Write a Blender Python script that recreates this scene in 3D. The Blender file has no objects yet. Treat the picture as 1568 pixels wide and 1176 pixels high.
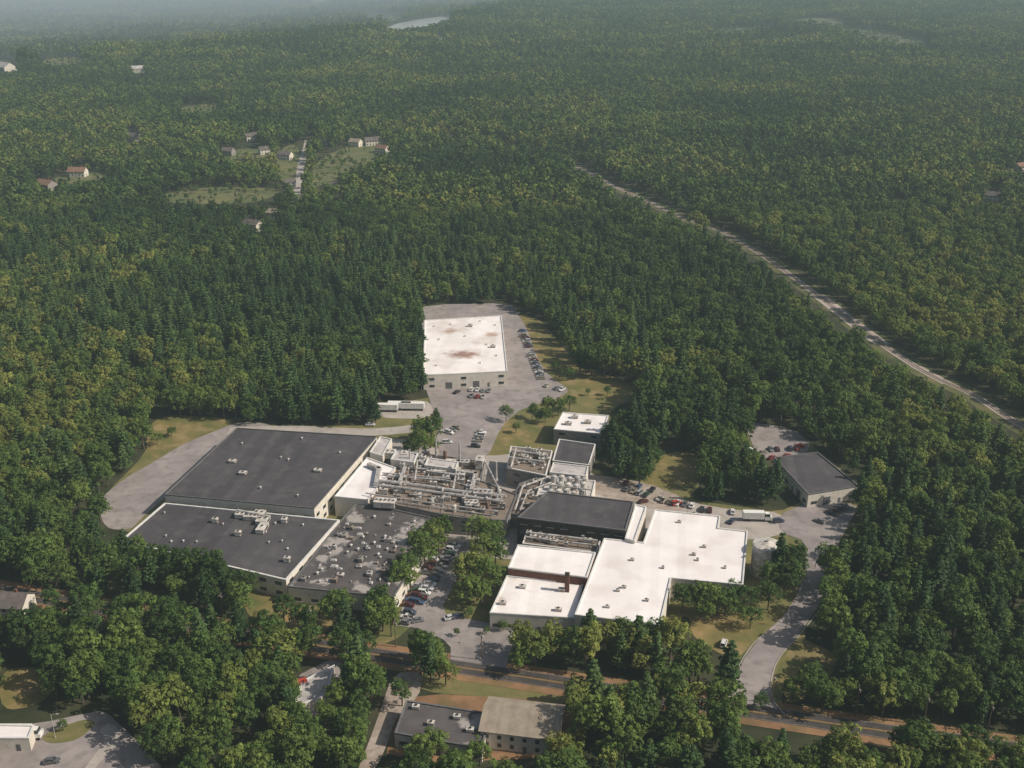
import bpy, math, random
import numpy as np
from mathutils import Vector
random.seed(7); rng=np.random.default_rng(11)
S=bpy.context.scene
S.view_settings.view_transform='Standard'
try: S.view_settings.look='None'
except Exception: pass
S.view_settings.exposure=0
# ------------------------------------------------ camera / pixel-to-ground mapping
CH=205.0; FPX=1650.0; HOR=-90.0
PITCH=math.atan((588-HOR)/FPX); cp,sp=math.cos(PITCH),math.sin(PITCH)
def P(x,y,z=0.0):  # x, y are image pixels, projected onto the plane at height z
    """image pixel cast through the camera -> site coordinates (metres) on the level z"""
    u=x-784; v=y-588
    d=FPX*sp+v*cp; k=(CH-z)/d
    return (u*k,(FPX*cp-v*sp)*k)
cam=bpy.data.cameras.new('camera'); co=bpy.data.objects.new('camera',cam)
S.collection.objects.link(co); S.camera=co
co.location=(0,0,CH); co.rotation_euler=(math.pi/2-PITCH,0,0)
cam.sensor_width=36; cam.lens=FPX/1568*36; cam.clip_start=1; cam.clip_end=60000
# ------------------------------------------------ light
EL=math.radians(41); sx,sy=0.97,-0.18
n=math.hypot(sx,sy); sx/=n; sy/=n
sdir=Vector((sx*math.cos(EL),sy*math.cos(EL),math.sin(EL)))
w=bpy.data.worlds.new("World"); S.world=w; w.use_nodes=True
nt=w.node_tree; nt.nodes.clear()
sky=nt.nodes.new('ShaderNodeTexSky'); sky.sky_type='NISHITA'; sky.sun_disc=False
sky.sun_elevation=EL; sky.sun_rotation=math.atan2(sx,sy); sky.air_density=1.0; sky.dust_density=4.0
bg=nt.nodes.new('ShaderNodeBackground'); bg.inputs[1].default_value=0.075
ow=nt.nodes.new('ShaderNodeOutputWorld'); nt.links.new(sky.outputs[0],bg.inputs[0]); nt.links.new(bg.outputs[0],ow.inputs[0])
sl=bpy.data.lights.new('sun','SUN'); sl.energy=5.0; sl.angle=math.radians(0.5); sl.color=(1,0.90,0.77)
so=bpy.data.objects.new('sun',sl); S.collection.objects.link(so)
so.rotation_euler=sdir.to_track_quat('Z','Y').to_euler(); so.location=(500,-100,600)
# ------------------------------------------------ materials
AXM=math.atan2(P(577,668,9.5)[1]-P(362,655,9.5)[1],P(577,668,9.5)[0]-P(362,655,9.5)[0])
def newmat(name):
    m=bpy.data.materials.new(name); m.use_nodes=True
    b=m.node_tree.nodes['Principled BSDF']; return m,m.node_tree,b
def surf(name,c1,c2,scale=0.3,rough=0.85,c3=None,scale2=3.0,metal=0.0,spec=0.3,lo=0.35,hi=0.65,amt3=0.5,rolls=0.0,rw=3.0,sharp=(.5,.68),spots=()):
    m,t,b=newmat(name); N=t.nodes; L=t.links
    g=N.new('ShaderNodeNewGeometry')
    n1=N.new('ShaderNodeTexNoise'); n1.inputs['Scale'].default_value=scale; n1.inputs['Detail'].default_value=6; n1.inputs['Roughness'].default_value=0.65
    L.new(g.outputs['Position'],n1.inputs['Vector'])
    r=N.new('ShaderNodeValToRGB'); r.color_ramp.elements[0].position=lo; r.color_ramp.elements[1].position=hi
    r.color_ramp.elements[0].color=(*c1,1); r.color_ramp.elements[1].color=(*c2,1)
    L.new(n1.outputs['Fac'],r.inputs[0]); out=r.outputs[0]
    if c3:
        n2=N.new('ShaderNodeTexNoise'); n2.inputs['Scale'].default_value=scale2; n2.inputs['Detail'].default_value=4
        L.new(g.outputs['Position'],n2.inputs['Vector'])
        r2=N.new('ShaderNodeValToRGB'); r2.color_ramp.elements[0].position=sharp[0]; r2.color_ramp.elements[1].position=sharp[1]
        r2.color_ramp.elements[0].color=(0,0,0,1); r2.color_ramp.elements[1].color=(amt3,)*3+(1,)
        L.new(n2.outputs['Fac'],r2.inputs[0])
        mx=N.new('ShaderNodeMixRGB'); L.new(r2.outputs[0],mx.inputs[0]); L.new(out,mx.inputs[1]); mx.inputs[2].default_value=(*c3,1); out=mx.outputs[0]
    for (px_,py_,rx_,ry_,col_) in spots:
        # rusty ponding stain where water stands on the roof
        nd=N.new('ShaderNodeTexNoise'); nd.inputs['Scale'].default_value=.25; nd.inputs['Detail'].default_value=5; L.new(g.outputs['Position'],nd.inputs['Vector'])
        sb=N.new('ShaderNodeVectorMath'); sb.operation='SUBTRACT'; L.new(g.outputs['Position'],sb.inputs[0]); sb.inputs[1].default_value=(px_,py_,7.65)
        sc_=N.new('ShaderNodeVectorMath'); sc_.operation='MULTIPLY'; L.new(sb.outputs[0],sc_.inputs[0]); sc_.inputs[1].default_value=(1/rx_,1/ry_,0)
        ln=N.new('ShaderNodeVectorMath'); ln.operation='LENGTH'; L.new(sc_.outputs[0],ln.inputs[0])
        ad=N.new('ShaderNodeMath'); ad.operation='MULTIPLY_ADD'; L.new(nd.outputs['Fac'],ad.inputs[0]); ad.inputs[1].default_value=1.6; L.new(ln.outputs['Value'],ad.inputs[2])
        mp=N.new('ShaderNodeMapRange'); mp.inputs[1].default_value=1.15; mp.inputs[2].default_value=1.95; mp.inputs[3].default_value=.85; mp.inputs[4].default_value=0; L.new(ad.outputs[0],mp.inputs[0])
        mx=N.new('ShaderNodeMixRGB'); L.new(mp.outputs[0],mx.inputs[0]); L.new(out,mx.inputs[1]); mx.inputs[2].default_value=(*col_,1); out=mx.outputs[0]
    if rolls:
        # membrane laid in rolls: slightly different tone per roll
        dt=N.new('ShaderNodeVectorMath'); dt.operation='DOT_PRODUCT'; L.new(g.outputs['Position'],dt.inputs[0]); dt.inputs[1].default_value=(math.cos(AXM)/rw,math.sin(AXM)/rw,0)
        fl=N.new('ShaderNodeMath'); fl.operation='FLOOR'; L.new(dt.outputs['Value'],fl.inputs[0])
        wn=N.new('ShaderNodeTexWhiteNoise'); wn.noise_dimensions='1D'; L.new(fl.outputs[0],wn.inputs['W'])
        mr_=N.new('ShaderNodeMapRange'); mr_.inputs[3].default_value=1-rolls; mr_.inputs[4].default_value=1+rolls*.6; L.new(wn.outputs['Value'],mr_.inputs[0])
        sc=N.new('ShaderNodeVectorMath'); sc.operation='SCALE'; L.new(out,sc.inputs[0]); L.new(mr_.outputs[0],sc.inputs['Scale']); out=sc.outputs[0]
    L.new(out,b.inputs['Base Color']); b.inputs['Roughness'].default_value=rough; b.inputs['Metallic'].default_value=metal
    b.inputs['Specular IOR Level'].default_value=spec
    return m
M={}
M['forest_floor']=surf('forest_floor',(.020,.027,.011),(.05,.055,.024),.08,c3=(.09,.07,.04),scale2=.02)
M['lawn']=surf('lawn',(.09,.11,.035),(.19,.165,.065),.05,c3=(.26,.19,.09),scale2=.15)
M['drygrass']=surf('dry_grass',(.10,.115,.035),(.25,.18,.07),.06,c3=(.32,.24,.13),scale2=.12)
M['meadow']=surf('meadow',(.075,.10,.035),(.15,.15,.06),.03,c3=(.20,.17,.09),scale2=.06)
M['marsh']=surf('marsh_grass',(.055,.078,.032),(.10,.105,.05),.012,c3=(.17,.16,.10),scale2=.01,amt3=.7)
M['asphalt']=surf('worn_asphalt',(.225,.20,.195),(.33,.295,.285),.07,c3=(.14,.13,.125),scale2=.25)
M['asphalt_dark']=surf('road_asphalt',(.045,.04,.04),(.07,.062,.06),.1,c3=(.11,.09,.08),scale2=.4)
M['concrete']=surf('concrete',(.32,.29,.265),(.45,.41,.375),.15,c3=(.19,.165,.145),scale2=.3)
M['gravel']=surf('gravel',(.26,.21,.175),(.42,.36,.31),.12,c3=(.15,.12,.1),scale2=.5)
M['ballast']=surf('pale_ballast',(.38,.32,.28),(.56,.48,.43),.05,c3=(.20,.18,.13),scale2=.05)
M['ballast2']=surf('track_ballast',(.24,.20,.165),(.42,.355,.31),.02,c3=(.13,.12,.07),scale2=.035)
M['shoulder']=surf('dirt_shoulder',(.18,.105,.055),(.32,.185,.10),.1,c3=(.10,.10,.035),scale2=.12)
M['scrub']=surf('scrub_verge',(.04,.06,.02),(.12,.12,.045),.05,c3=(.22,.17,.11),scale2=.08)
M['paint_y']=surf('yellow_paint',(.50,.28,.05),(.55,.34,.08),1.0)
M['paint_w']=surf('white_paint',(.6,.6,.58),(.75,.75,.73),1.0)
M['paint_f']=surf('faded_paint',(.30,.28,.26),(.48,.45,.43),.8)
M['roof_w']=surf('white_membrane',(.78,.745,.745),(.88,.85,.845),.05,c3=(.56,.49,.46),scale2=.09,rough=.6,amt3=.4,rolls=.05)
s1=P(710,543,7.65); s2=P(690,507,7.65); s3=P(752,512,7.65)
M['roof_w3']=surf('white_membrane_ponding',(.76,.72,.70),(.88,.85,.84),.08,c3=(.50,.42,.37),scale2=.07,rough=.6,amt3=.6,rolls=.05,spots=((s1[0],s1[1],10,6,(.24,.10,.055)),(s2[0],s2[1],5,5,(.42,.28,.2)),(s3[0],s3[1],4,5,(.42,.28,.2))))
M['roof_w2']=surf('white_membrane_stained',(.74,.70,.68),(.88,.85,.84),.08,c3=(.30,.20,.15),scale2=.10,rough=.6,amt3=.7,rolls=.05,sharp=(.52,.68))
M['roof_d']=surf('dark_membrane',(.060,.056,.062),(.082,.076,.084),.04,c3=(.12,.11,.11),scale2=.2,rolls=.16)
M['roof_d2']=surf('tar_roof',(.06,.055,.058),(.11,.10,.10),.09,c3=(.40,.37,.35),scale2=.12,amt3=.8,sharp=(.54,.62))
M['roof_g']=surf('gravel_roof',(.14,.11,.09),(.27,.22,.18),.10,c3=(.10,.08,.065),scale2=.4)
M['roof_lg']=surf('light_grey_roof',(.36,.345,.34),(.54,.51,.50),.12,c3=(.22,.19,.17),scale2=.4)
M['roof_tan']=surf('tan_shingle',(.25,.21,.165),(.34,.29,.23),.3,rolls=.08,rw=1.0)
M['wall_w']=surf('cream_wall',(.60,.56,.49),(.68,.64,.57),.2,c3=(.45,.42,.36),scale2=.6)
M['wall_b']=surf('brick_wall',(.13,.06,.045),(.20,.09,.065),.5,c3=(.10,.05,.04),scale2=2)
M['wall_g']=surf('grey_wall',(.20,.185,.17),(.30,.275,.255),.3)
M['wall_d']=surf('dark_wall',(.045,.035,.03),(.075,.06,.05),.3)
M['trim']=surf('parapet_metal',(.55,.54,.53),(.68,.67,.65),.5)
M['trim_d']=surf('dark_flashing',(.10,.10,.105),(.15,.15,.155),.5)
M['glass']=surf('window_glass',(.02,.025,.03),(.04,.05,.055),.5,rough=.15,spec=.5)
M['galv']=surf('galvanised_steel',(.34,.33,.32),(.56,.545,.53),.6,rough=.55,metal=.15,c3=(.17,.12,.085),scale2=.8,amt3=.75)
M['unit']=surf('unit_paint',(.42,.40,.37),(.66,.63,.59),.4,c3=(.22,.165,.12),scale2=.7,amt3=.75)
M['rust']=surf('rusty_steel',(.12,.07,.045),(.22,.14,.10),.5)
M['black']=surf('rubber',(.02,.02,.02),(.03,.03,.03),1)
M['wood']=surf('wood_pole',(.12,.085,.06),(.18,.13,.09),.8)
M['bark']=surf('bark',(.07,.055,.042),(.14,.11,.085),1.2)
M['door']=surf('dock_door',(.10,.10,.11),(.16,.16,.17),.7)
M['shingle']=surf('house_shingle',(.09,.08,.075),(.16,.14,.13),.3)
M['shingle_r']=surf('house_shingle_brown',(.18,.10,.07),(.25,.15,.10),.3)
M['redpaint']=surf('red_panel',(.35,.05,.03),(.45,.07,.05),.6)
def watermat():
    m,t,b=newmat('pond_water'); b.inputs['Base Color'].default_value=(.36,.39,.38,1); b.inputs['Roughness'].default_value=.3
    nz=t.nodes.new('ShaderNodeTexNoise'); nz.inputs['Scale'].default_value=.05
    g=t.nodes.new('ShaderNodeNewGeometry'); t.links.new(g.outputs['Position'],nz.inputs['Vector'])
    bp=t.nodes.new('ShaderNodeBump'); bp.inputs['Strength'].default_value=.15; bp.inputs['Distance'].default_value=1
    t.links.new(nz.outputs['Fac'],bp.inputs['Height']); t.links.new(bp.outputs[0],b.inputs['Normal'])
    return m
M['water']=watermat()
def leafmat(name,cols,tr=.3):
    m,t,b=newmat(name); N=t.nodes; L=t.links
    oi=N.new('ShaderNodeObjectInfo')
    r=N.new('ShaderNodeValToRGB'); cr=r.color_ramp
    cr.elements[0].color=(*cols[0],1); cr.elements[1].color=(*cols[-1],1)
    for i,c in enumerate(cols[1:-1]):
        e=cr.elements.new((i+1)/(len(cols)-1)); e.color=(*c,1)
    g=N.new('ShaderNodeNewGeometry')
    nz=N.new('ShaderNodeTexNoise'); nz.inputs['Scale'].default_value=.0055; nz.inputs['Detail'].default_value=4
    L.new(g.outputs['Position'],nz.inputs['Vector'])
    ma=N.new('ShaderNodeMath'); ma.operation='MULTIPLY_ADD'; L.new(oi.outputs['Random'],ma.inputs[0]); ma.inputs[1].default_value=.75
    m2=N.new('ShaderNodeMath'); m2.operation='MULTIPLY_ADD'; L.new(nz.outputs['Fac'],m2.inputs[0]); m2.inputs[1].default_value=3.2; m2.inputs[2].default_value=-1.48
    L.new(m2.outputs[0],ma.inputs[2]); L.new(ma.outputs[0],r.inputs[0])
    at=N.new('ShaderNodeAttribute'); at.attribute_name='tone'
    mu=N.new('ShaderNodeVectorMath'); mu.operation='SCALE'; L.new(r.outputs[0],mu.inputs[0]); L.new(at.outputs['Fac'],mu.inputs['Scale'])
    L.new(mu.outputs[0],b.inputs['Base Color']); b.inputs['Roughness'].default_value=.65; b.inputs['Specular IOR Level'].default_value=.18
    tl=N.new('ShaderNodeBsdfTranslucent'); mt=N.new('ShaderNodeVectorMath'); mt.operation='MULTIPLY'; L.new(mu.outputs[0],mt.inputs[0]); mt.inputs[1].default_value=(1.6,1.5,.7)
    L.new(mt.outputs[0],tl.inputs[0]); mx=N.new('ShaderNodeMixShader'); mx.inputs[0].default_value=tr
    L.new(b.outputs[0],mx.inputs[1]); L.new(tl.outputs[0],mx.inputs[2]); L.new(mx.outputs[0],t.nodes['Material Output'].inputs['Surface'])
    return m
M['leaf']=leafmat('broadleaf_foliage',[(.042,.078,.020),(.064,.115,.027),(.092,.150,.034),(.130,.188,.042),(.205,.225,.056)])
M['needle']=leafmat('pine_foliage',[(.030,.062,.022),(.044,.086,.029),(.062,.114,.036),(.090,.145,.044)],.2)
# ------------------------------------------------ mesh builder
class MB:
    def __init__(s): s.v=[]; s.f=[]; s.m=[]; s.mats=[]
    def mi(s,k):
        if k not in s.mats: s.mats.append(k)
        return s.mats.index(k)
    def add(s,vs,fs,k):
        o=len(s.v); s.v+= [tuple(a) for a in vs]; i=s.mi(k)
        for f in fs: s.f.append([o+a for a in f]); s.m.append(i)
    def box(s,c,size,rot,k,taper=1.0):
        cx,cy,cz=c; a,b,h=size[0]/2,size[1]/2,size[2]; ca,sa=math.cos(rot),math.sin(rot); vs=[]
        for z,t in ((cz,1),(cz+h,taper)):
            for x,y in ((-a,-b),(a,-b),(a,b),(-a,b)):
                x*=t;y*=t; vs.append((cx+x*ca-y*sa,cy+x*sa+y*ca,z))
        s.add(vs,[(3,2,1,0),(4,5,6,7),(0,1,5,4),(1,2,6,5),(2,3,7,6),(3,0,4,7)],k)
    def cyl(s,c,r,h,k,n=12,r2=None,dome=0):
        r2=r if r2 is None else r2; cx,cy,cz=c
        vs=[(cx+r*math.cos(i*2*math.pi/n),cy+r*math.sin(i*2*math.pi/n),cz) for i in range(n)]
        vs+=[(cx+r2*math.cos(i*2*math.pi/n),cy+r2*math.sin(i*2*math.pi/n),cz+h) for i in range(n)]
        vs.append((cx,cy,cz+h+dome))
        s.add(vs,[(i,(i+1)%n,n+(i+1)%n,n+i) for i in range(n)]+[(n+i,n+(i+1)%n,2*n) for i in range(n)],k)
    def tube(s,p,q,r,k,n=8):
        p=Vector(p);q=Vector(q);d=(q-p)
        if d.length<1e-4:return
        d.normalize(); a=d.cross(Vector((0,0,1)));
        if a.length<.01:a=d.cross(Vector((0,1,0)))
        a.normalize(); b=d.cross(a)
        vs=[]
        for e in (p,q):
            for i in range(n):
                t=i*2*math.pi/n; vs.append(e+a*r*math.cos(t)+b*r*math.sin(t))
        s.add(vs,[(i,(i+1)%n,n+(i+1)%n,n+i) for i in range(n)]+[tuple(range(n))[::-1],tuple(range(n,2*n))],k)
    def obj(s,name,parent=None,smooth=False):
        me=bpy.data.meshes.new(name); me.from_pydata(s.v,[],s.f)
        for k in s.mats: me.materials.append(M[k])
        me.polygons.foreach_set('material_index',s.m)
        me.update(); o=bpy.data.objects.new(name,me); S.collection.objects.link(o)
        if parent: o.parent=parent
        return o
def empty(name,loc=(0,0,0)):
    e=bpy.data.objects.new(name,None); e.location=loc; S.collection.objects.link(e); return e
def chaikin(p,n=2):
    for _ in range(n):
        q=[]
        for i in range(len(p)):
            a=p[i];b=p[(i+1)%len(p)]
            q.append((a[0]*.78+b[0]*.22,a[1]*.78+b[1]*.22)); q.append((a[0]*.22+b[0]*.78,a[1]*.22+b[1]*.78))
        p=q
    return p
def area(p): return sum(p[i][0]*p[(i+1)%len(p)][1]-p[(i+1)%len(p)][0]*p[i][1] for i in range(len(p)))/2
def sheet(name,px,z,mat,smooth=2):
    p=[P(*a) for a in px]
    if area(p)<0:p=p[::-1]
    if smooth:p=chaikin(p,smooth)
    b=MB(); b.add([(x,y,z) for x,y in p],[tuple(range(len(p)))],mat); return b.obj(name)
def catmull(p,n=6):
    out=[]; q=[p[0]]+list(p)+[p[-1]]
    for i in range(1,len(q)-2):
        for j in range(n):
            t=j/n
            out.append(tuple(.5*((2*q[i][k])+(-q[i-1][k]+q[i+1][k])*t+(2*q[i-1][k]-5*q[i][k]+4*q[i+1][k]-q[i+2][k])*t*t+(-q[i-1][k]+3*q[i][k]-3*q[i+1][k]+q[i+2][k])*t**3) for k in (0,1)))
    out.append(p[-1]); return out
def offs(p,d):
    r=[]
    for i in range(len(p)):
        a=p[max(i-1,0)];b=p[min(i+1,len(p)-1)]; dx,dy=b[0]-a[0],b[1]-a[1]; l=math.hypot(dx,dy) or 1
        r.append((p[i][0]-dy/l*d,p[i][1]+dx/l*d))
    return r
def ribbon(name,wp,width,z,mat,off=0,parent=None,mb=None,h=0):
    own=mb is None
    b=mb or MB(); A=offs(wp,off+width/2);B=offs(wp,off-width/2); n=len(wp)
    if h==0:
        b.add([(x,y,z) for x,y in A]+[(x,y,z) for x,y in B],[(n+i,n+i+1,i+1,i) for i in range(n-1)],mat)
    else:
        b.add([(x,y,z+h) for x,y in A]+[(x,y,z+h) for x,y in B]+[(x,y,z) for x,y in A]+[(x,y,z) for x,y in B],
          [(n+i,n+i+1,i+1,i) for i in range(n-1)]+[(i,i+1,2*n+i+1,2*n+i) for i in range(n-1)]+[(3*n+i,3*n+i+1,n+i+1,n+i) for i in range(n-1)],mat)
    return b.obj(name,parent) if own else None
def W(pts,n=6): return catmull([P(*a) for a in pts],n)
# ------------------------------------------------ ground and roads
b=MB(); E=40000; b.add([(-E,-E,0),(E,-E,0),(E,E,0),(-E,E,0)],[(0,1,2,3)],'forest_floor'); b.obj('ground')
SITE=[(150,768),(228,690),(228,655),(255,640),(345,645),(370,650),(450,652),(575,652),(580,620),(640,612),(660,608),(650,575),(645,490),(652,468),(785,464),(800,480),(830,490),(880,560),(890,575),(985,592),(990,605),(935,625),(935,660),(925,690),(905,700),(905,730),(990,742),(990,705),(1040,690),(1075,700),(1075,740),(1050,765),(1130,775),(1190,785),(1235,765),(1200,720),(1150,690),(1140,650),(1215,660),(1318,742),(1314,780),(1275,850),(1262,920),(1222,975),(1280,1000),(1270,1030),(1200,1050),(1195,1085),(1130,1085),(1115,1060),(1130,1010),(1060,975),(1055,940),(1020,957),(900,948),(790,960),(780,1000),(750,1018),(690,1000),(700,975),(640,950),(600,985),(560,985),(598,945),(612,899),(500,899),(430,899),(415,930),(380,938),(378,900),(392,880),(385,862),(290,838),(188,814),(185,803),(160,804)]
sheet('lawn',SITE+[],.02,'lawn',1)
sheet('dry_grass_verge',[(222,690),(228,650),(255,635),(300,637),(350,640),(335,660),(290,676),(245,706)],.05,'drygrass')
sheet('dry_grass_verge',[(785,468),(800,480),(830,490),(885,562),(990,592),(985,606),(900,612),(850,600),(815,560),(803,500)],.05,'drygrass')
sheet('dry_grass_verge',[(995,705),(1040,688),(1075,700),(1072,740),(1010,746),(990,742)],.05,'drygrass')
sheet('dry_grass_verge',[(1055,942),(1120,940),(1200,935),(1140,1000),(1120,1010),(1060,978)],.05,'drygrass')
sheet('dry_grass_verge',[(1195,1050),(1190,1020),(1220,980),(1285,1000),(1275,1035),(1210,1085)],.05,'drygrass')
sheet('dry_grass_verge',[(745,650),(800,640),(845,650),(825,685),(750,712)],.05,'drygrass')
sheet('dry_grass_verge',[(370,880),(440,900),(520,950),(480,985),(375,950)],.05,'drygrass')
sheet('dry_grass_verge',[(0,1025),(60,1020),(90,1050),(60,1080),(0,1090)],.05,'drygrass')
sheet('grass_verge',[(640,1028),(760,1040),(900,1062),(900,1085),(760,1068),(640,1060)],.05,'lawn')
sheet('service_road',[(148,768),(190,733),(235,708),(280,680),(330,660),(368,645),(420,650),(400,665),(350,680),(320,700),(290,725),(255,760),(215,795),(200,812),(160,810)],.08,'asphalt')
ribbon('rear_service_road',W([(350,660),(450,658),(560,662),(640,655),(690,640)]),8,.12,'concrete')
sheet('parking_lot_asphalt',[(652,467),(783,464),(795,484),(808,505),(822,550),(845,580),(875,598),(850,612),(800,625),(768,652),(745,705),(690,712),(670,690),(668,640),(655,605),(640,560),(640,480)],.16,'asphalt',1)
sheet('trailer_pad',[(575,640),(583,618),(650,612),(668,625),(655,642)],.09,'concrete',1)
sheet('plant_yard',[(560,690),(600,668),(680,690),(740,700),(830,690),(905,728),(1000,748),(1060,770),(1130,782),(1200,785),(1210,815),(1150,830),(1003,810),(900,850),(780,860),(700,840),(600,820)],.10,'concrete',1)
sheet('gravel_yard',[(905,726),(985,738),(1055,765),(1050,785),(960,775),(900,750)],.14,'gravel')
sheet('front_parking_lot_asphalt',[(690,826),(722,832),(700,885),(672,940),(725,950),(792,964),(785,990),(772,1030),(725,1030),(690,1015),(690,985),(640,962),(605,958),(625,905),(662,858)],.14,'asphalt',1)
sheet('right_lot_asphalt',[(1190,790),(1235,770),(1320,772),(1300,800),(1272,855),(1262,915),(1228,965),(1190,1010),(1178,1060),(1200,1098),(1115,1090),(1118,1050),(1150,990),(1212,932),(1235,870),(1235,830),(1195,815)],.15,'asphalt',1)
sheet('back_right_lot_asphalt',[(1138,645),(1215,656),(1245,682),(1215,710),(1160,700)],.14,'asphalt',1)
# kerbs of the driveway
mk=MB()
ribbon('k',W([(1235,850),(1216,930),(1152,988),(1120,1048),(1116,1085)]),.3,.15,'concrete',mb=mk,h=.14)
ribbon('k',W([(1276,850),(1263,918),(1229,967),(1191,1012),(1180,1062),(1202,1096)]),.3,.15,'concrete',mb=mk,h=.14)
mk.obj('driveway_kerb')
# main street
ST=W([(-420,830),(-150,880),(0,905),(400,975),(800,1037),(1250,1105),(1568,1150),(1900,1200)])
ribbon('road_shoulder',ST,12,.11,'shoulder'); ribbon('main_road',ST,6.2,.20,'asphalt_dark')
mm=MB(); 
for o_ in (-.16,.16): ribbon('l',ST,.11,.215,'paint_y',off=o_,mb=mm)
for o_ in (-2.9,2.9): ribbon('l',ST,.08,.215,'paint_f',off=o_,mb=mm)
mm.obj('road_markings')
RW=[(1800,790),(1568,655),(1490,605),(1420,572),(1340,520),(1262,460),(1180,400),(1110,357),(1050,335),(985,305),(940,285),(870,250),(800,235),(740,215),(680,200)]
RR=W(RW); ribbon('railway_verge',RR,15,.05,'scrub'); ribbon('railway_ballast',RR,5.0,.12,'ballast2')
RS=W([(1352,528),(1330,512),(1300,489),(1262,459),(1250,451)]); ribbon('pale_gravel_bank',RS,9,.09,'ballast')
RS2=W([(1450,587),(1420,571),(1400,560)]); ribbon('pale_gravel_bank',RS2,6,.09,'ballast')
mr=MB()
for o_ in (-.75,.75): ribbon('r',RR,.12,.13,'rust',off=o_,mb=mr,h=.15)
mr.obj('railway_track')
# far features
ribbon('village_road',W([(472,205),(470,222),(462,250),(455,293),(450,310)]),7,.3,'concrete')
MEAD=[[(484,247),(520,228),(555,216),(596,232),(575,246),(535,262),(500,284),(470,288)],
      [(430,225),(460,220),(458,290),(440,290),(420,262)],
      [(240,298),(330,285),(440,290),(395,312),(260,314)],
      [(1196,36),(1240,27),(1285,29),(1296,37),(1286,42),(1240,36)],
      [(270,165),(330,158),(345,168),(290,176)],[(460,-6),(490,-6),(508,8),(478,8)],
      [(560,22),(620,26),(600,34),(560,32)],[(60,92),(120,86),(135,96),(70,102)],[(330,232),(400,226),(425,240),(340,246)],[(80,270),(160,262),(175,276),(90,284)],
      [(1290,42),(1340,46),(1425,64),(1420,76),(1380,75),(1290,52)],[(1086,46),(1180,40),(1200,44),(1110,54)]]
for i,q in enumerate(MEAD):
    k='marsh' if i in (3,10,11) else 'meadow'; sheet(k,q,.2,k)
POND=[(586,46),(604,37),(640,30),(688,24),(692,31),(655,42),(612,49)]
sheet('pond',POND,.4,'water')
sheet('street_corner_asphalt',[(-60,1120),(60,1108),(135,1092),(160,1088),(200,1125),(262,1190),(-60,1230)],.10,'asphalt',1)
sheet('grass_island',[(60,1128),(130,1100),(150,1108),(118,1135),(75,1140)],.18,'lawn')
sheet('sidewalk',[(150,1120),(170,1105),(190,1128),(150,1172),(135,1190),(120,1190),(165,1130)],.18,'concrete',1)
sheet('dirt_driveway',[(602,1030),(650,1030),(640,1070),(605,1100),(590,1150),(560,1200),(540,1200),(575,1110)],.12,'gravel',1)
sheet('small_lot_asphalt',[(620,1060),(880,1075),(875,1160),(590,1170),(600,1100)],.07,'shoulder',1)
sheet('clinic_lot_asphalt',[(440,1095),(445,1040),(515,1005),(530,1020),(500,1095)],.07,'asphalt',1)
# ------------------------------------------------ buildings
def inset(p,d):
    n=len(p); out=[]
    for i in range(n):
        a,b_,c=p[i-1],p[i],p[(i+1)%n]
        d1=Vector((b_[0]-a[0],b_[1]-a[1])).normalized(); d2=Vector((c[0]-b_[0],c[1]-b_[1])).normalized()
        n1=Vector((-d1.y,d1.x)); n2=Vector((-d2.y,d2.x)); m_=(n1+n2)
        k=d/max(.3,(1+n1.dot(n2))); out.append((b_[0]+m_.x*k,b_[1]+m_.y*k))
    return out
def building(name,px,h,roof,wall,trim='trim',z0=0,win=True,pw=.45,docks=False,winstep=5.5):
    p=[P(x,y,h) for x,y in px]
    if area(p)<0:p=p[::-1]
    n=len(p); e=empty(name,(sum(a[0] for a in p)/n,sum(a[1] for a in p)/n,z0))
    ox,oy=e.location.x,e.location.y
    def L(q,z): return [(x-ox,y-oy,z-z0) for x,y in q]
    b=MB(); b.add(L(p,z0)+L(p,h),[(i,(i+1)%n,n+(i+1)%n,n+i) for i in range(n)],wall); b.obj('walls',e)
    i1=inset(p,pw); b=MB(); b.add(L(i1,h-.35),[tuple(range(n))],roof); b.obj('roof',e)
    o1=inset(p,-.06); b=MB()
    b.add(L(o1,h-.4)+L(o1,h+.06)+L(i1,h+.06)+L(i1,h-.36),[(i,(i+1)%n,n+(i+1)%n,n+i) for i in range(n)]+[(n+i,n+(i+1)%n,2*n+(i+1)%n,2*n+i) for i in range(n)]+[(2*n+i,2*n+(i+1)%n,3*n+(i+1)%n,3*n+i) for i in range(n)],trim); b.obj('parapet',e)
    if win:
        b=MB()
        for i in range(n):
            a=Vector(p[i]); c=Vector(p[(i+1)%n]); d=c-a; l=d.length
            if l<7: continue
            d.normalize(); ang=math.atan2(d.y,d.x); k=int((l-2)/winstep)
            for j in range(k):
                t=(j+.5)/k*l; q=a+d*t
                if docks and j%3==1: b.box((q.x-ox,q.y-oy,.1),(3.2,.14,3.4),ang,'door')
                elif j==k//2: b.box((q.x-ox,q.y-oy,.1),(1.2,.12,2.2),ang,'door')
                else:
                    for s_ in range(max(1,int((h-z0)//3.6))):
                        b.box((q.x-ox,q.y-oy,1.2+s_*3.6),(2.6,.10,1.3),ang,'glass'); b.box((q.x-ox,q.y-oy,1.05+s_*3.6),(2.9,.2,.13),ang,'trim')
        if b.v:b.obj('windows_and_doors',e)
    return e
def ax(px1,px2,h=0):
    a=P(*px1,h);b_=P(*px2,h); return math.atan2(b_[1]-a[1],b_[0]-a[0])
AX=ax((362,655),(577,668),9)     # site orientation
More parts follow.
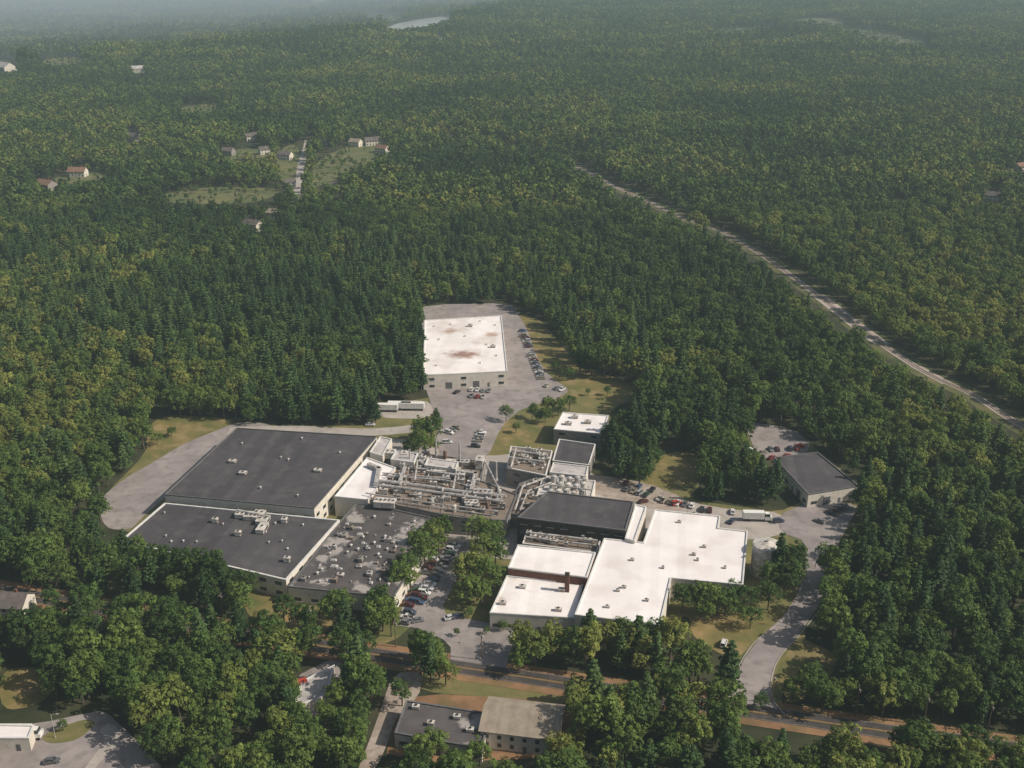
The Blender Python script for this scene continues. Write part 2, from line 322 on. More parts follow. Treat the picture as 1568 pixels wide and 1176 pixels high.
def unit(b,x,y,z,w_,d_,h_,rot,k='unit'):
    b.box((x,y,z),(w_*.95,d_*.95,.3),rot,'rust'); b.box((x,y,z+.3),(w_,d_,h_),rot,k); b.box((x,y,z+.3+h_),(w_*1.04,d_*1.04,.08),rot,k)
    nf=max(1,int(w_/1.6)); ca,sa=math.cos(rot),math.sin(rot)
    for i in range(nf):
        t=(i+.5)/nf*w_-w_/2; r=min(.6,d_*.36,w_/nf*.4)
        b.cyl((x+t*ca,y+t*sa,z+.38+h_),r,.22,'galv',10); b.cyl((x+t*ca,y+t*sa,z+.6+h_),r*.85,.02,'black',10)
    b.box((x+ca*(w_/2+.02),y+sa*(w_/2+.02),z+.6),(.06,d_*.7,h_*.5),rot,'black')
def vent(b,x,y,z,s=1):
    b.cyl((x,y,z),.28*s,.7*s,'galv',8); b.cyl((x,y,z+.7*s),.55*s,.25*s,'galv',10,r2=.25*s,dome=.1)
def skylight(b,x,y,z,w_,d_,rot):
    b.box((x,y,z),(w_,d_,.35),rot,'trim'); b.box((x,y,z+.35),(w_*.9,d_*.9,.3),rot,'roof_lg',.7)
def duct(b,pts,wd,k='galv',legs=True,z0=0):
    for i in range(len(pts)-1):
        a=Vector(pts[i]);c=Vector(pts[i+1]); d=c-a; l=math.hypot(d.x,d.y)
        if abs(d.z)<.1:
            m_=(a+c)/2; b.box((m_.x,m_.y,a.z-wd/2),(l+wd*.98,wd,wd*.97),math.atan2(d.y,d.x),k)
            if legs:
                for j in range(int(l/6)+1):
                    q=a+d*((j+.5)/(int(l/6)+1)); b.box((q.x,q.y,z0),(.18,wd*.8,a.z-wd/2-z0),math.atan2(d.y,d.x),'rust')
        else: b.tube(a,c,wd/2,k,8)
def pipe(b,pts,r,k='galv',z0=0,legs=True):
    for i in range(len(pts)-1):
        b.tube(pts[i],pts[i+1],r,k,8)
        a=Vector(pts[i]);c=Vector(pts[i+1]); l=(c-a).length
        if legs and abs(a.z-c.z)<.3:
            for j in range(int(l/5)+1):
                q=a+(c-a)*((j+.5)/(int(l/5)+1)); b.box((q.x,q.y,z0),(.2,.2,max(.1,a.z-r-z0)),0,'rust')
def inpoly(x,y,p):
    r=False;n_=len(p)
    for i in range(n_):
        a=p[i];c=p[i-1]
        if (a[1]>y)!=(c[1]>y) and x<(c[0]-a[0])*(y-a[1])/(c[1]-a[1])+a[0]: r=not r
    return r
def randin(poly):
    xs=[a[0] for a in poly];ys=[a[1] for a in poly]
    while True:
        x=random.uniform(min(xs),max(xs));y=random.uniform(min(ys),max(ys))
        if inpoly(x,y,poly): return x,y
def attach(b,name,e):
    o=b.obj(name,e); o.location=(-e.location.x,-e.location.y,-e.location.z); return o
# rear white warehouse
e=building('white_warehouse',[(650,490),(768,483),(777,568),(700,572),(648,574)],8,'roof_w3','wall_w',docks=True)
b=MB()
for x,y in [(665,500),(690,497),(735,492),(758,498),(672,520),(712,515),(745,528),(668,560),(735,556),(760,545)]:
    q=P(x,y,7.7); skylight(b,q[0],q[1],7.66,1.2,1.2,AX)
for x,y in [(720,500),(755,532)]: q=P(x,y,7.7); unit(b,q[0],q[1],7.66,2.5,1.6,1.0,AX)
attach(b,'rooftop_units',e)
b=MB(); q=P(697,590); b.box((q[0],q[1],.16),(5,7,5.5),AX,'wall_w'); b.box((q[0],q[1],5.66),(5.3,7.3,.2),AX,'trim'); b.box((q[0],q[1]-3.55,.2),(2,.1,2.6),AX,'door'); attach(b,'entrance_wing',e)
b=MB(); q=P(668,586); b.box((q[0],q[1],.16),(9,3,.9),AX,'concrete'); attach(b,'loading_dock',e)
# large dark warehouse
e=building('dark_roof_warehouse',[(362,655),(577,668),(481,778),(252,757)],9.5,'roof_d','wall_w',trim='trim_d',pw=.3)
b=MB()
for x,y in [(372,726),(487,722),(356,708)]:
    q=P(x,y,9.2); unit(b,q[0],q[1],9.16,3,2,.7,AX)
for _ in range(7):
    x,y=randin([(362,665),(560,675),(481,765),(280,750)]); q=P(x,y,9.2); vent(b,q[0],q[1],9.16,1.0)
attach(b,'rooftop_units',e)
e=building('dark_roof_front_warehouse',[(252,770),(478,792),(520,796),(438,888),(184,828)],7.5,'roof_d','wall_w',trim='trim',pw=.6,winstep=6)
b=MB()
for x,y,w_,d_ in [(372,792,5,3),(385,795,5,3),(398,790,4,3),(403,800,4,5),(402,812,3,6),(365,820,2,1.6),(330,800,2,1.6),(440,860,2,1.6),(436,800,2,2)]:
    q=P(x,y,7.2); unit(b,q[0],q[1],7.16,w_,d_,1.5,AX)
q1=P(365,788,7.2);q2=P(412,798,7.2); duct(b,[(q1[0],q1[1],9),(q2[0],q2[1],9)],.8,z0=7.1)
for _ in range(14):
    x,y=randin([(260,775),(500,800),(440,870),(210,825)]); q=P(x,y,7.2); vent(b,q[0],q[1],7.16,.9)
attach(b,'rooftop_units',e)
# white connector
e=building('white_roof_annex',[(562,700),(606,716),(563,765),(512,760)],8.5,'roof_w','wall_w',winstep=6)
# spotted roof
e=building('laboratory_block',[(522,796),(548,767),(672,795),(648,840),(603,914),(441,898)],6.5,'roof_d2','wall_w',trim='trim_d')
b=MB(); pol=[(530,800),(560,775),(655,800),(630,835),(595,902),(460,890)]
for _ in range(80):
    x,y=randin(pol); q=P(x,y,6.2); s_=random.random()
    if s_<.2: unit(b,q[0],q[1],6.16,random.uniform(.8,2.8),random.uniform(.8,1.8),random.uniform(.4,1.2),AX+random.choice((0,math.pi/2)),random.choice(('unit','galv','wall_g','roof_g')))
    elif s_<.42: skylight(b,q[0],q[1],6.16,random.uniform(1.0,3.0),random.uniform(.7,1.6),AX)
    else: vent(b,q[0],q[1],6.16,random.uniform(.5,1.3))
attach(b,'rooftop_units',e)
# central production plant
e=building('production_plant',[(600,688),(742,706),(735,735),(792,757),(776,797),(700,792),(560,764),(585,735)],7.5,'roof_g','wall_g',trim='trim_d')
b=MB(); Z=7.15
def R(x,y,z=None): q=P(x,y,Z if z is None else z); return (q[0],q[1],Z if z is None else z)
for pts,r in [([(576,736),(640,743),(700,752),(775,760)],.75),([(572,742),(640,750),(700,758),(770,768)],.6),([(590,728),(680,735),(735,748)],.35),([(585,724),(690,733)],.3),([(640,700),(635,735)],.4),([(700,715),(693,752)],.4),([(742,705),(762,745),(768,765)],.45),([(560,755),(660,770),(760,783)],.28),([(565,762),(665,776),(760,790)],.22)]:
    pipe(b,[R(x,y,Z+2.2) for x,y in pts],r,'galv',z0=Z)
for pts,wd in [([(566,712),(580,718),(576,740)],1.6),([(606,700),(640,704),(655,716)],1.3),([(700,722),(728,726),(722,750)],1.4),([(655,722),(700,728)],1.1),([(620,716),(612,738)],1.2)]:
    duct(b,[R(x,y,Z+2.0) for x,y in pts],wd,'galv',z0=Z)
for x,y,w_,d_,h_ in [(640,706,4,3,2.5),(660,712,5,3,2),(620,704,3,3,3),(690,716,4,4,2.5),(712,712,4,3,1.5),(735,716,3,5,4),(598,700,4,4,2.5),(648,722,5,3,1.6),(672,726,6,3,1.8),(705,732,4,3,2),(740,764,7,4,3),(590,775,8,4,2.2),(722,774,5,3,1.5),(685,765,3,3,1.5),(640,760,3,2,1.3),(612,754,4,2,1.2),(765,770,2,3,2)]:
    q=R(x,y); unit(b,q[0],q[1],Z,w_,d_,h_,AX+random.choice((0,0,.02)), random.choice(('unit','galv','unit')))
poly=[(604,692),(738,708),(730,738),(785,760),(772,790),(700,786),(570,760),(590,735)]
for _ in range(110):
    x,y=randin(poly); q=R(x,y); s_=random.random()
    if s_<.35: unit(b,q[0],q[1],Z,random.uniform(1,3.2),random.uniform(1,2.4),random.uniform(.8,2.4),AX,random.choice(('unit','galv','wall_g')))
    elif s_<.6: b.cyl((q[0],q[1],Z),random.uniform(.4,1.0),random.uniform(1.5,4),random.choice(('galv','unit','rust')),12,dome=.35)
    elif s_<.8: vent(b,q[0],q[1],Z,random.uniform(.9,1.7))
    else:
        l=random.uniform(3,9); t=AX+random.choice((0,math.pi/2)); z=Z+random.uniform(.6,2.6)
        pipe(b,[(q[0],q[1],z),(q[0]+l*math.cos(t),q[1]+l*math.sin(t),z)],random.uniform(.15,.4),'galv',z0=Z)
for x,y,h_ in [(668,700,9),(704,706,8),(760,735,8),(628,712,7)]:
    q=R(x,y); b.cyl(q,.45,h_,'galv',12,r2=.35); b.cyl((q[0],q[1],Z),.8,1.2,'galv',12,r2=.45)
attach(b,'rooftop_pipes_and_units',e)
# penthouses
e=building('plant_penthouse',[(606,690),(640,694),(634,708),(598,703)],10.5,'roof_lg','wall_w',z0=7.2,win=False)
e=building('plant_penthouse',[(655,701),(702,707),(698,718),(650,712)],10.5,'roof_lg','wall_w',z0=7.2,win=False)
e=building('plant_penthouse',[(582,668),(600,672),(586,698),(566,692)],10,'roof_lg','wall_w',win=False)
e=building('plant_north_wing',[(782,683),(846,690),(836,728),(776,716)],8,'roof_g','wall_g',trim='trim')
b=MB(); Z=7.65
for pts,r in [([(785,690),(838,697)],.5),([(780,700),(834,707)],.4),([(790,686),(782,716)],.4)]: pipe(b,[R(x,y,Z+1.8) for x,y in pts],r,'galv',z0=Z)
for _ in range(26):
    x,y=randin([(786,687),(840,694),(832,722),(782,712)]); q=R(x,y)
    if random.random()<.5: unit(b,q[0],q[1],Z,random.uniform(1,3),random.uniform(1,2.4),random.uniform(.8,2),AX)
    else: vent(b,q[0],q[1],Z,1.3)
attach(b,'rooftop_units',e)
e=building('dark_roof_annex',[(856,672),(912,680),(902,712),(846,705)],7,'roof_d','wall_g')
e=building('white_roof_shed',[(847,708),(901,714),(898,729),(842,723)],7.5,'roof_lg','wall_w',win=False)
e=building('white_roof_office',[(862,631),(932,636),(922,664),(848,657)],7.5,'roof_w','wall_g')
b=MB()
for x,y in [(880,640),(900,648),(870,650)]: q=P(x,y,7.2); unit(b,q[0],q[1],7.16,3,2,1,AX)
attach(b,'rooftop_units',e)
e=building('plant_link_roof',[(795,740),(838,725),(850,752),(835,757),(800,790),(778,785)],6,'roof_g','wall_g',trim='trim_d',win=False)
b=MB(); Z=5.65
for pts,r in [([(840,730),(800,745),(788,782)],.4),([(845,738),(808,752),(796,782)],.3)]: pipe(b,[R(x,y,Z+1.4) for x,y in pts],r,'galv',z0=Z)
for _ in range(14):
    x,y=randin([(798,744),(838,730),(842,748),(832,754),(800,784),(784,780)]); q=R(x,y); unit(b,q[0],q[1],Z,random.uniform(1,2.6),random.uniform(1,2),random.uniform(.6,1.6),AX,random.choice(('unit','wall_g','galv')))
attach(b,'rooftop_units',e)
# tanks / cooling cells east of the plant
e=building('cooling_plant',[(832,728),(912,736),(905,768),(822,757)],6.5,'roof_lg','wall_w',win=False)
b=MB(); Z=6.15
for i,x in enumerate((848,860,872,884,896)):
    for y in (740,750,760):
        q=R(x-(y-740)*.25,y); b.cyl(q,1.15,random.uniform(2,3.4),random.choice(('unit','galv')),14,dome=.5)
pipe(b,[R(840,742,Z+3.6),R(905,750,Z+3.6)],.35,'galv',z0=Z)
attach(b,'cooling_cells',e)
e=building('dark_roof_mill',[(838,752),(971,768),(958,812),(792,792)],11,'roof_d','wall_d',trim='trim_d',winstep=4.5)
e=building('white_roof_connector',[(973,772),(990,776),(972,828),(957,824)],9.5,'roof_w','wall_w',win=False)
e=building('low_pipe_gallery',[(808,808),(922,820),(914,846),(800,832)],5.5,'roof_g','wall_g',win=False)
b=MB(); Z=5.15
for pts,r in [([(806,815),(915,828)],.5),([(804,822),(912,835)],.35)]: pipe(b,[R(x,y,Z+1.5) for x,y in pts],r,'galv',z0=Z)
for _ in range(16):
    x,y=randin([(812,812),(915,824),(908,842),(806,830)]); q=R(x,y); unit(b,q[0],q[1],Z,random.uniform(1,3),1.4,random.uniform(.8,1.6),AX,random.choice(('unit','wall_g','galv')))
attach(b,'rooftop_units',e)
# front east white buildings
e=building('white_roof_factory',[(1003,780),(1103,790),(1100,808),(1145,813),(1138,895),(1028,885),(1011,957),(880,941),(925,824),(985,830)],8.5,'roof_w','wall_w',winstep=5)
b=MB()
for x,y in [(1078,838),(1068,858),(1062,850),(968,858),(946,905),(955,900),(1110,870),(1015,870),(1040,800),(930,930),(990,920)]:
    q=P(x,y,8.2); unit(b,q[0],q[1],8.16,random.uniform(.8,1.6),1.0,.4,AX)
attach(b,'roof_hatches',e)
e=building('white_roof_brick_building',[(793,834),(912,846),(899,884),(778,869)],9.5,'roof_w','wall_b',winstep=4)
e=building('white_roof_front_office',[(776,881),(893,893),(880,946),(750,938)],6.5,'roof_w2','wall_w',winstep=4)
b=MB()
for x,y in [(860,905),(800,900),(770,925),(855,935)]: q=P(x,y,6.2); unit(b,q[0],q[1],6.16,2.2,1.4,.7,AX)
attach(b,'rooftop_units',e)
q=P(868,905,6.2); c=empty('brick_chimney',(q[0],q[1],6.15)); b=MB(); b.box((0,0,0),(1.6,1.6,6.5),AX,'wall_b',.85); b.box((0,0,6.5),(1.6,1.6,.4),AX,'wall_d'); b.box((0,0,6.9),(1,1,.15),AX,'black'); b.obj('stack',c)
# garage on the east side
e=building('garage_building',[(1185,700),(1252,692),(1316,744),(1238,757)],6,'roof_d','wall_w',docks=True,winstep=4.5,trim='trim_d')
# water tank
q=P(1170,876); t_=empty('water_tank',(q[0],q[1],0)); b=MB()
b.cyl((0,0,0),5.2,.4,'concrete',40); b.cyl((0,0,.4),4.8,11,'unit',40,dome=1.2)
for z in (3,6,9,11.2): b.cyl((0,0,z),4.87,.15,'galv',40)
for i in range(22): b.box((3.1,-3.95,.5+i*.5),(.5,.06,.06),-.9,'galv')
b.tube((2.9,-4.1,.4),(2.9,-4.1,12),.05,'galv'); b.tube((3.3,-3.8,.4),(3.3,-3.8,12),.05,'galv'); b.cyl((0,0,12.5),.5,.5,'galv',12); b.obj('tank_shell',t_)
# gable buildings
def gable(name,px,py,w_,d_,h_,rot,wall,roof,rise=None,chim=True):
    q=P(px,py); e=empty(name,(q[0],q[1],0)); e.rotation_euler=(0,0,rot); rise=rise or d_*.32
    a,c_=w_/2,d_/2; b=MB()
    b.add([(-a,-c_,0),(a,-c_,0),(a,c_,0),(-a,c_,0),(-a,-c_,h_),(a,-c_,h_),(a,c_,h_),(-a,c_,h_),(-a,0,h_+rise),(a,0,h_+rise)],
      [(0,1,5,4),(2,3,7,6),(1,2,6,9,5),(3,0,4,8,7)],wall); b.obj('walls',e)
    b=MB(); o_=.5; sl=rise/c_
    for s_ in (-1,1):
        vs=[]
        for x in (-a-o_,a+o_):
            for y,z in ((s_*(c_+o_),h_-o_*sl+.05),(0,h_+rise+.05),(0,h_+rise+.25),(s_*(c_+o_),h_-o_*sl+.25)): vs.append((x,y,z))
        b.add(vs,[(0,4,5,1),(3,2,6,7),(0,3,7,4),(0,1,2,3),(4,7,6,5)],roof)
    b.obj('roof',e)
    b=MB(); k=max(2,int(w_/3.2))
    for i in range(k):
        x=-a+(i+.5)/k*w_
        for s_ in (-1,1):
            for f in range(max(1,int(h_//2.7))):
                if i==k//2 and s_==-1 and f==0: b.box((x,s_*c_,.1),(1,.12,2.1),0,'door')
                else: b.box((x,s_*c_,1+f*2.7),(1.1,.1,1.3),0,'glass')
    for s_ in (-1,1): b.box((s_*a,0,1),(.1,1.2,1.3),0,'glass')
    b.obj('windows_and_door',e)
    if chim: b=MB(); b.box((a*.4,.3,h_),(.8,.8,rise+1.2),0,'wall_b'); b.obj('chimney',e)
    return e
gable('tan_roof_office',800,1126,21,14,6,ax((750,1065),(862,1078)),'wall_w','roof_tan',rise=2.4,chim=False)
e=building('small_flat_roof_building',[(622,1072),(752,1092),(738,1146),(604,1122)],5,'roof_d2','wall_w',winstep=4,trim='trim_d')
b=MB()
for x,y in [(637,1085),(700,1100),(660,1110),(720,1120)]: q=P(x,y,4.7); unit(b,q[0],q[1],4.66,2,1.4,.8,AX)
attach(b,'rooftop_units',e)
e=building('small_white_building',[(462,1042),(512,1018),(500,1064),(448,1084)],3.6,'roof_lg','wall_w',winstep=4)
b=MB(); q=P(463,1058); b.box((q[0],q[1],0),(3,1.6,4.0),.5,'redpaint'); attach(b,'red_canopy',e)
e=building('corner_store',[(-30,1108),(52,1110),(44,1130),(-30,1130)],4.5,'roof_w','wall_w',winstep=4)
HOUSES=[(437,244,14,9,'wall_w','shingle'),(475,213,12,9,'wall_w','shingle'),(570,222,16,10,'wall_w','shingle'),(586,234,14,9,'wall_w','shingle_r'),(350,238,12,9,'wall_g','shingle'),
(500,224,12,9,'wall_g','shingle'),(205,215,18,10,'wall_w','shingle'),(120,270,16,10,'wall_w','shingle_r'),(72,290,16,11,'wall_g','shingle_r'),(415,334,11,8,'wall_w','roof_tan'),(388,352,14,9,'wall_w','shingle'),(212,111,22,13,'wall_w','roof_lg'),
(8,108,40,22,'wall_w','roof_lg'),(445,287,9,7,'wall_w','shingle'),(511,291,8,6,'wall_w','shingle'),(1521,308,13,9,'wall_w','shingle'),(385,215,14,9,'wall_w','shingle'),(545,224,12,9,'wall_w','roof_tan'),(675,60,16,10,'wall_w','shingle'),(1562,262,14,9,'wall_w','shingle_r'),(405,236,11,8,'wall_w','shingle'),(128,505,9,7,'wall_g','roof_tan'),(20,940,12,9,'wall_w','shingle')]
HCL=[]
for x,y,w_,d_,wl,rf in HOUSES:
    gable('house',x,y,w_,d_,5.4 if w_<20 else 7,random.uniform(-.7,.7),wl,rf)
    s_=(FPX*sp+(y-588)*cp)/CH; a=w_*.6*s_
    HCL.append([(x-a,y-a*.8),(x+a,y-a*.8),(x+a*.8,y+a*.02),(x-a*.8,y+a*.02)])
# ------------------------------------------------ vehicles
CARC={}
def carmat(c):
    k='car_%d_%d_%d'%tuple(int(x*100) for x in c)
    if k not in M:
        m,t,bb=newmat('car_paint'); bb.inputs['Base Color'].default_value=(*c,1); bb.inputs['Roughness'].default_value=.35; bb.inputs['Metallic'].default_value=.2
        nz=t.nodes.new('ShaderNodeTexNoise'); nz.inputs['Scale'].default_value=2; mr_=t.nodes.new('ShaderNodeMapRange'); mr_.inputs[3].default_value=.28; mr_.inputs[4].default_value=.5
        t.links.new(nz.outputs['Fac'],mr_.inputs[0]); t.links.new(mr_.outputs[0],bb.inputs['Roughness']); M[k]=m
    return k
def carmesh(c,kind):
    key=(c,kind)
    if key in CARC: return CARC[key]
    b=MB(); k=carmat(c)
    st=[(-2.25,.72,.45,.70),(-2.15,.84,.30,.90),(-1.3,.88,.28,.98),(-.2,.90,.28,1.0),(.9,.89,.28,.98),(1.8,.86,.30,.84),(2.2,.78,.32,.72),(2.28,.66,.42,.6)]
    vs=[];
    for x,hw,zb,zt in st: vs+=[(x,-hw,zb),(x,-hw-.02,(zb+zt)/2),(x,-hw*.9,zt),(x,hw*.9,zt),(x,hw+.02,(zb+zt)/2),(x,hw,zb)]
    fs=[]
    for i in range(len(st)-1):
        for j in range(5): fs.append((i*6+j,i*6+j+1,i*6+6+j+1,i*6+6+j)[::-1])
    fs+=[tuple(range(6)),tuple(range((len(st)-1)*6,len(st)*6))[::-1]]
    b.add(vs,fs,k)
    if kind=='sedan': xb,xbt,xft,xf,zt=-1.75,-1.15,.35,1.05,1.42
    elif kind=='van': xb,xbt,xft,xf,zt=-2.15,-1.95,.5,1.3,1.75
    else: xb,xbt,xft,xf,zt=-.55,-.4,.5,1.0,1.65
    zb=.96
    g=[(xb,-.8,zb),(xf,-.8,zb),(xf,.8,zb),(xb,.8,zb),(xbt,-.62,zt),(xft,-.62,zt),(xft,.62,zt),(xbt,.62,zt)]
    b.add(g,[(0,1,5,4),(1,2,6,5),(2,3,7,6),(3,0,4,7)],'glass')
    b.box(((xbt+xft)/2,0,zt),(xft-xbt,1.24,.05),0,k)
    if kind=='pickup': b.box((-1.4,0,.985),(1.5,1.35,.02),0,'black')
    for sg in (-1,1):
        for (p_,q_) in ((g[0],g[4]),(g[1],g[5])): b.tube((p_[0],p_[1]*sg*-1 if sg==1 else p_[1],p_[2]),(q_[0],q_[1]*sg*-1 if sg==1 else q_[1],q_[2]),.05,k,5)
        xm=(xb+xf)/2; b.tube((xm,.8*sg,zb),((xbt+xft)/2,.62*sg,zt),.05,k,5)
        b.box((2.22,.55*sg,.58),(.12,.3,.14),0,'paint_w'); b.box((-2.22,.6*sg,.65),(.1,.25,.14),0,'redpaint')
        for wx in (-1.4,1.4):
            b.tube((wx,.70*sg,.33),(wx,.93*sg,.33),.33,'black',12); b.tube((wx,.88*sg,.33),(wx,.945*sg,.33),.18,'galv',8)
        b.box((.75,.98*sg,.98),(.15,.14,.12),0,k)
    o=b.obj('tmp'); me=o.data; bpy.data.objects.remove(o); me.name='car_body'; CARC[key]=me; return me
COLS=[(.72,.72,.7),(.6,.6,.62),(.35,.36,.38),(.04,.04,.045),(.06,.07,.12),(.28,.03,.03),(.10,.02,.02),(.05,.09,.18),(.25,.22,.16),(.02,.06,.04),(.75,.75,.73),(.12,.12,.13),(.45,.42,.36),(.20,.20,.21)]
def car(x,y,ang,c=None,kind=None,z=.17,world=False):
    q=(x,y) if world else P(x,y)
    kind=kind or random.choice(('sedan','sedan','sedan','van','pickup'))
    o=bpy.data.objects.new('parked_car' if kind!='pickup' else 'parked_pickup_truck',carmesh(c or random.choice(COLS),kind))
    S.collection.objects.link(o); o.location=(q[0],q[1],z); o.rotation_euler=(0,0,ang)
def row(p0,p1,fill=.85,rot=None,step=2.9,lines=True,cols=None):
    a=Vector(P(*p0));c=Vector(P(*p1)); d=c-a; l=d.length; d.normalize(); n_=int(l/step)
    ang=math.atan2(d.y,d.x)+math.pi/2 if rot is None else rot
    b=MB()
    for i in range(n_+1):
        q=a+d*(i*step)
        if random.random()<fill: car(q.x,q.y,ang+random.uniform(-.05,.05)+random.choice((0,math.pi)),world=True,c=random.choice(cols) if cols else None)
        m_=q+d*step/2; b.box((m_.x,m_.y,.162),(4.8,.12,.012),ang,'paint_f')
    if lines: b.obj('parking_stall_markings')
DK=[COLS[i] for i in (2,3,3,4,11,13,6,7,9,11,1,0)]
row((800,508),(832,588),.9); row((838,592),(868,600),.7)
row((722,588),(752,588),.8); row((722,598),(750,600),.8); row((722,608),(748,610),.85)
row((688,664),(700,656),1,lines=False); row((737,664),(725,694),.85); row((686,662),(684,690),.5)
row((700,832),(640,925),.8,cols=DK); row((672,840),(622,935),.75,cols=DK); row((628,940),(618,956),.8,cols=DK)
row((950,748),(1010,765),.85); row((958,742),(1000,752),.7); row((1015,768),(1070,778),.8,lines=False); row((1075,782),(1125,786),.5,lines=False)
row((1255,800),(1292,775),.8,cols=DK); row((1180,690),(1235,688),.5); row((1168,695),(1200,712),.6,lines=False)
row((880,965),(815,960),.6,cols=DK)
car(1108,988,1.2,c=(.72,.72,.7),kind='van')
for x,y,a in [(1205,700,.5),(1145,690,.4),(567,652,0),(735,566,1),(760,572,.3),(700,602,1),(80,1168,.2),(690,948,.4),(700,946,.4),(640,952,.3),(1192,800,.2),(985,770,.4),(1060,790,.2),(1120,800,1)]: car(x,y,a)
car(1036,773,.5,c=(.45,.03,.02),kind='van'); car(1225,686,.4,c=(.5,.03,.02),kind='van')
def trailer(name,x,y,ang,cab=False,l=11):
    q=P(x,y); e=empty(name,(q[0],q[1],.15)); e.rotation_euler=(0,0,ang); b=MB()
    b.box((0,0,1.1),(l,2.5,2.7),0,'paint_w'); b.box((0,0,.9),(l-.4,1.2,.2),0,'rust')
    for i in range(int(l/1.2)):
        for s_ in (-1,1): b.box((-l/2+.6+i*1.2,s_*1.26,1.15),(.08,.04,2.6),0,'trim')
    b.obj('cargo_box',e); b=MB()
    for wx in (-l/2+1.2,-l/2+2.4)+((l/2-1,) if not cab else (l/2+2.2,)):
        for s_ in (-1,1): b.tube((wx,.85*s_,.5),(wx,1.2*s_,.5),.5,'black',12)
    b.obj('wheels',e)
    if cab:
        b=MB(); b.box((l/2+1.6,0,.7),(2.6,2.4,1.4),0,'paint_w'); b.box((l/2+1.3,0,2.1),(1.9,2.3,1.1),0,'glass',.85); b.box((l/2+1.2,0,3.2),(1.6,1.9,.12),0,'paint_w'); b.obj('cab',e)
trailer('semi_trailer',592,630,AX+.1); trailer('semi_trailer',612,627,AX+.1); trailer('semi_trailer',632,628,AX+.1); trailer('box_truck',1153,797,-.05,True,8)
trailer('semi_trailer',663,590,1.5,l=9); trailer('box_truck',25,1130,.0,True,9)
# poles
A2=offs(ST,5.2); sang=math.atan2(ST[20][1]-ST[19][1],ST[20][0]-ST[19][0])+math.pi/2
for i in range(3,len(A2),2):
    q=A2[i]; e=empty('utility_pole',(q[0],q[1],0)); b=MB(); b.cyl((0,0,0),.17,10.5,'wood',8,r2=.12); b.box((0,0,9.6),(2.4,.12,.14),sang,'wood'); b.cyl((.35,0,8.2),.25,.8,'galv',8)
    for t in (-1.05,-.4,.4,1.05): b.cyl((t*math.cos(sang),t*math.sin(sang),9.74),.05,.2,'trim',6)
    b.obj('pole',e)
for x,y in [(712,880),(655,930),(770,640),(812,545),(790,500),(1250,860),(1205,960),(85,1130),(700,640),(705,985)]:
    q=P(x,y); e=empty('street_lamp',(q[0],q[1],.1)); b=MB(); b.cyl((0,0,0),.2,.5,'concrete',8); b.cyl((0,0,.5),.09,7.5,'galv',8,r2=.06); b.tube((0,0,7.9),(1.5,0,8.2),.05,'galv',6); b.box((1.8,0,8.1),(.8,.3,.15),0,'galv'); b.obj('lamp',e)
# ------------------------------------------------ trees
def quadcloud(cent,rad,n,size,jit=.5,flat=1.0,tone=None,up=.25):
    V=[];T=[]
    for i,(c,r) in enumerate(zip(cent,rad)):
        d=rng.normal(size=(n,3)); d/=np.linalg.norm(d,axis=1)[:,None]
        d[:,2]=np.where(d[:,2]<-.35,-d[:,2],d[:,2])
        pos=np.array(c)+d*np.array([1,1,flat])*r*rng.uniform(.72,1.08,(n,1))
        nn=d+rng.normal(size=(n,3))*jit*.6+np.array([0,0,up]); nn/=np.linalg.norm(nn,axis=1)[:,None]
        a=np.cross(nn,rng.normal(size=(n,3))); a/=np.linalg.norm(a,axis=1)[:,None]; b_=np.cross(nn,a)
        s=size*rng.uniform(.55,1.25,(n,1)); s2=s*rng.uniform(.5,1,(n,1))
        q=np.stack([pos-a*s,pos-b_*s2*rng.uniform(.7,1.2,(n,1)),pos+a*s*rng.uniform(.7,1.2,(n,1)),pos+b_*s2],1)
        V.append(q.reshape(-1,3)); tt=(tone[i] if tone is not None else 1)*rng.uniform(.8,1.2,n); T.append(tt)
    return np.concatenate(V),np.concatenate(T)
def treeobj(name,V,T,mat,trunk,link=None):
    tb=MB()
    for p,q,r1,r2 in trunk:
        p=Vector(p);q=Vector(q); m_=(p+q)/2; tb.tube(p,m_,r1,'bark',5); tb.tube(m_,q,r2,'bark',5)
    nv=len(tb.v); nf=len(T)
    verts=tb.v+[tuple(x) for x in V.tolist()]
    faces=tb.f+[(nv+4*i,nv+4*i+1,nv+4*i+2,nv+4*i+3) for i in range(nf)]
    me=bpy.data.meshes.new(name); me.from_pydata(verts,[],faces)
    me.materials.append(M['bark']); me.materials.append(M[mat])
    me.polygons.foreach_set('material_index',[0]*len(tb.f)+[1]*nf)
    at=me.attributes.new('tone','FLOAT','FACE'); at.data.foreach_set('value',[1.0]*len(tb.f)+T.tolist())
    me.update(); return me
def broadleaf(name,nc,n,size,H=16,R=5.2):
    cent=[];rad=[];tone=[]; lean=rng.uniform(-.6,.6,2); el=rng.uniform(.85,1.15)
    for i in range(nc):
        k=(i+.5)/nc; ph=i*2.39996+rng.uniform(-.5,.5); cz=1-1.55*k; rr=math.sqrt(max(0,1-cz*cz)); f=rng.uniform(.52,1.02)
        c=(R*el*rr*f*math.cos(ph)+lean[0],R/el*rr*f*math.sin(ph)+lean[1],H*.60+cz*H*.36*f+rng.uniform(-.7,.7))
        cent.append(c); rad.append(R*rng.uniform(.16,.37)); tone.append(rng.uniform(.66,1.3))
    V,T=quadcloud(cent,rad,n,size,tone=tone)
    tr=[((0,0,0),(.2,.1,H*.6),.35,.22)]
    for i in range(0,nc,max(1,nc//7)): c=cent[i]; tr.append(((.1,.05,H*.35),c,.13,.07))
    return treeobj(name,V,T,'leaf',tr)
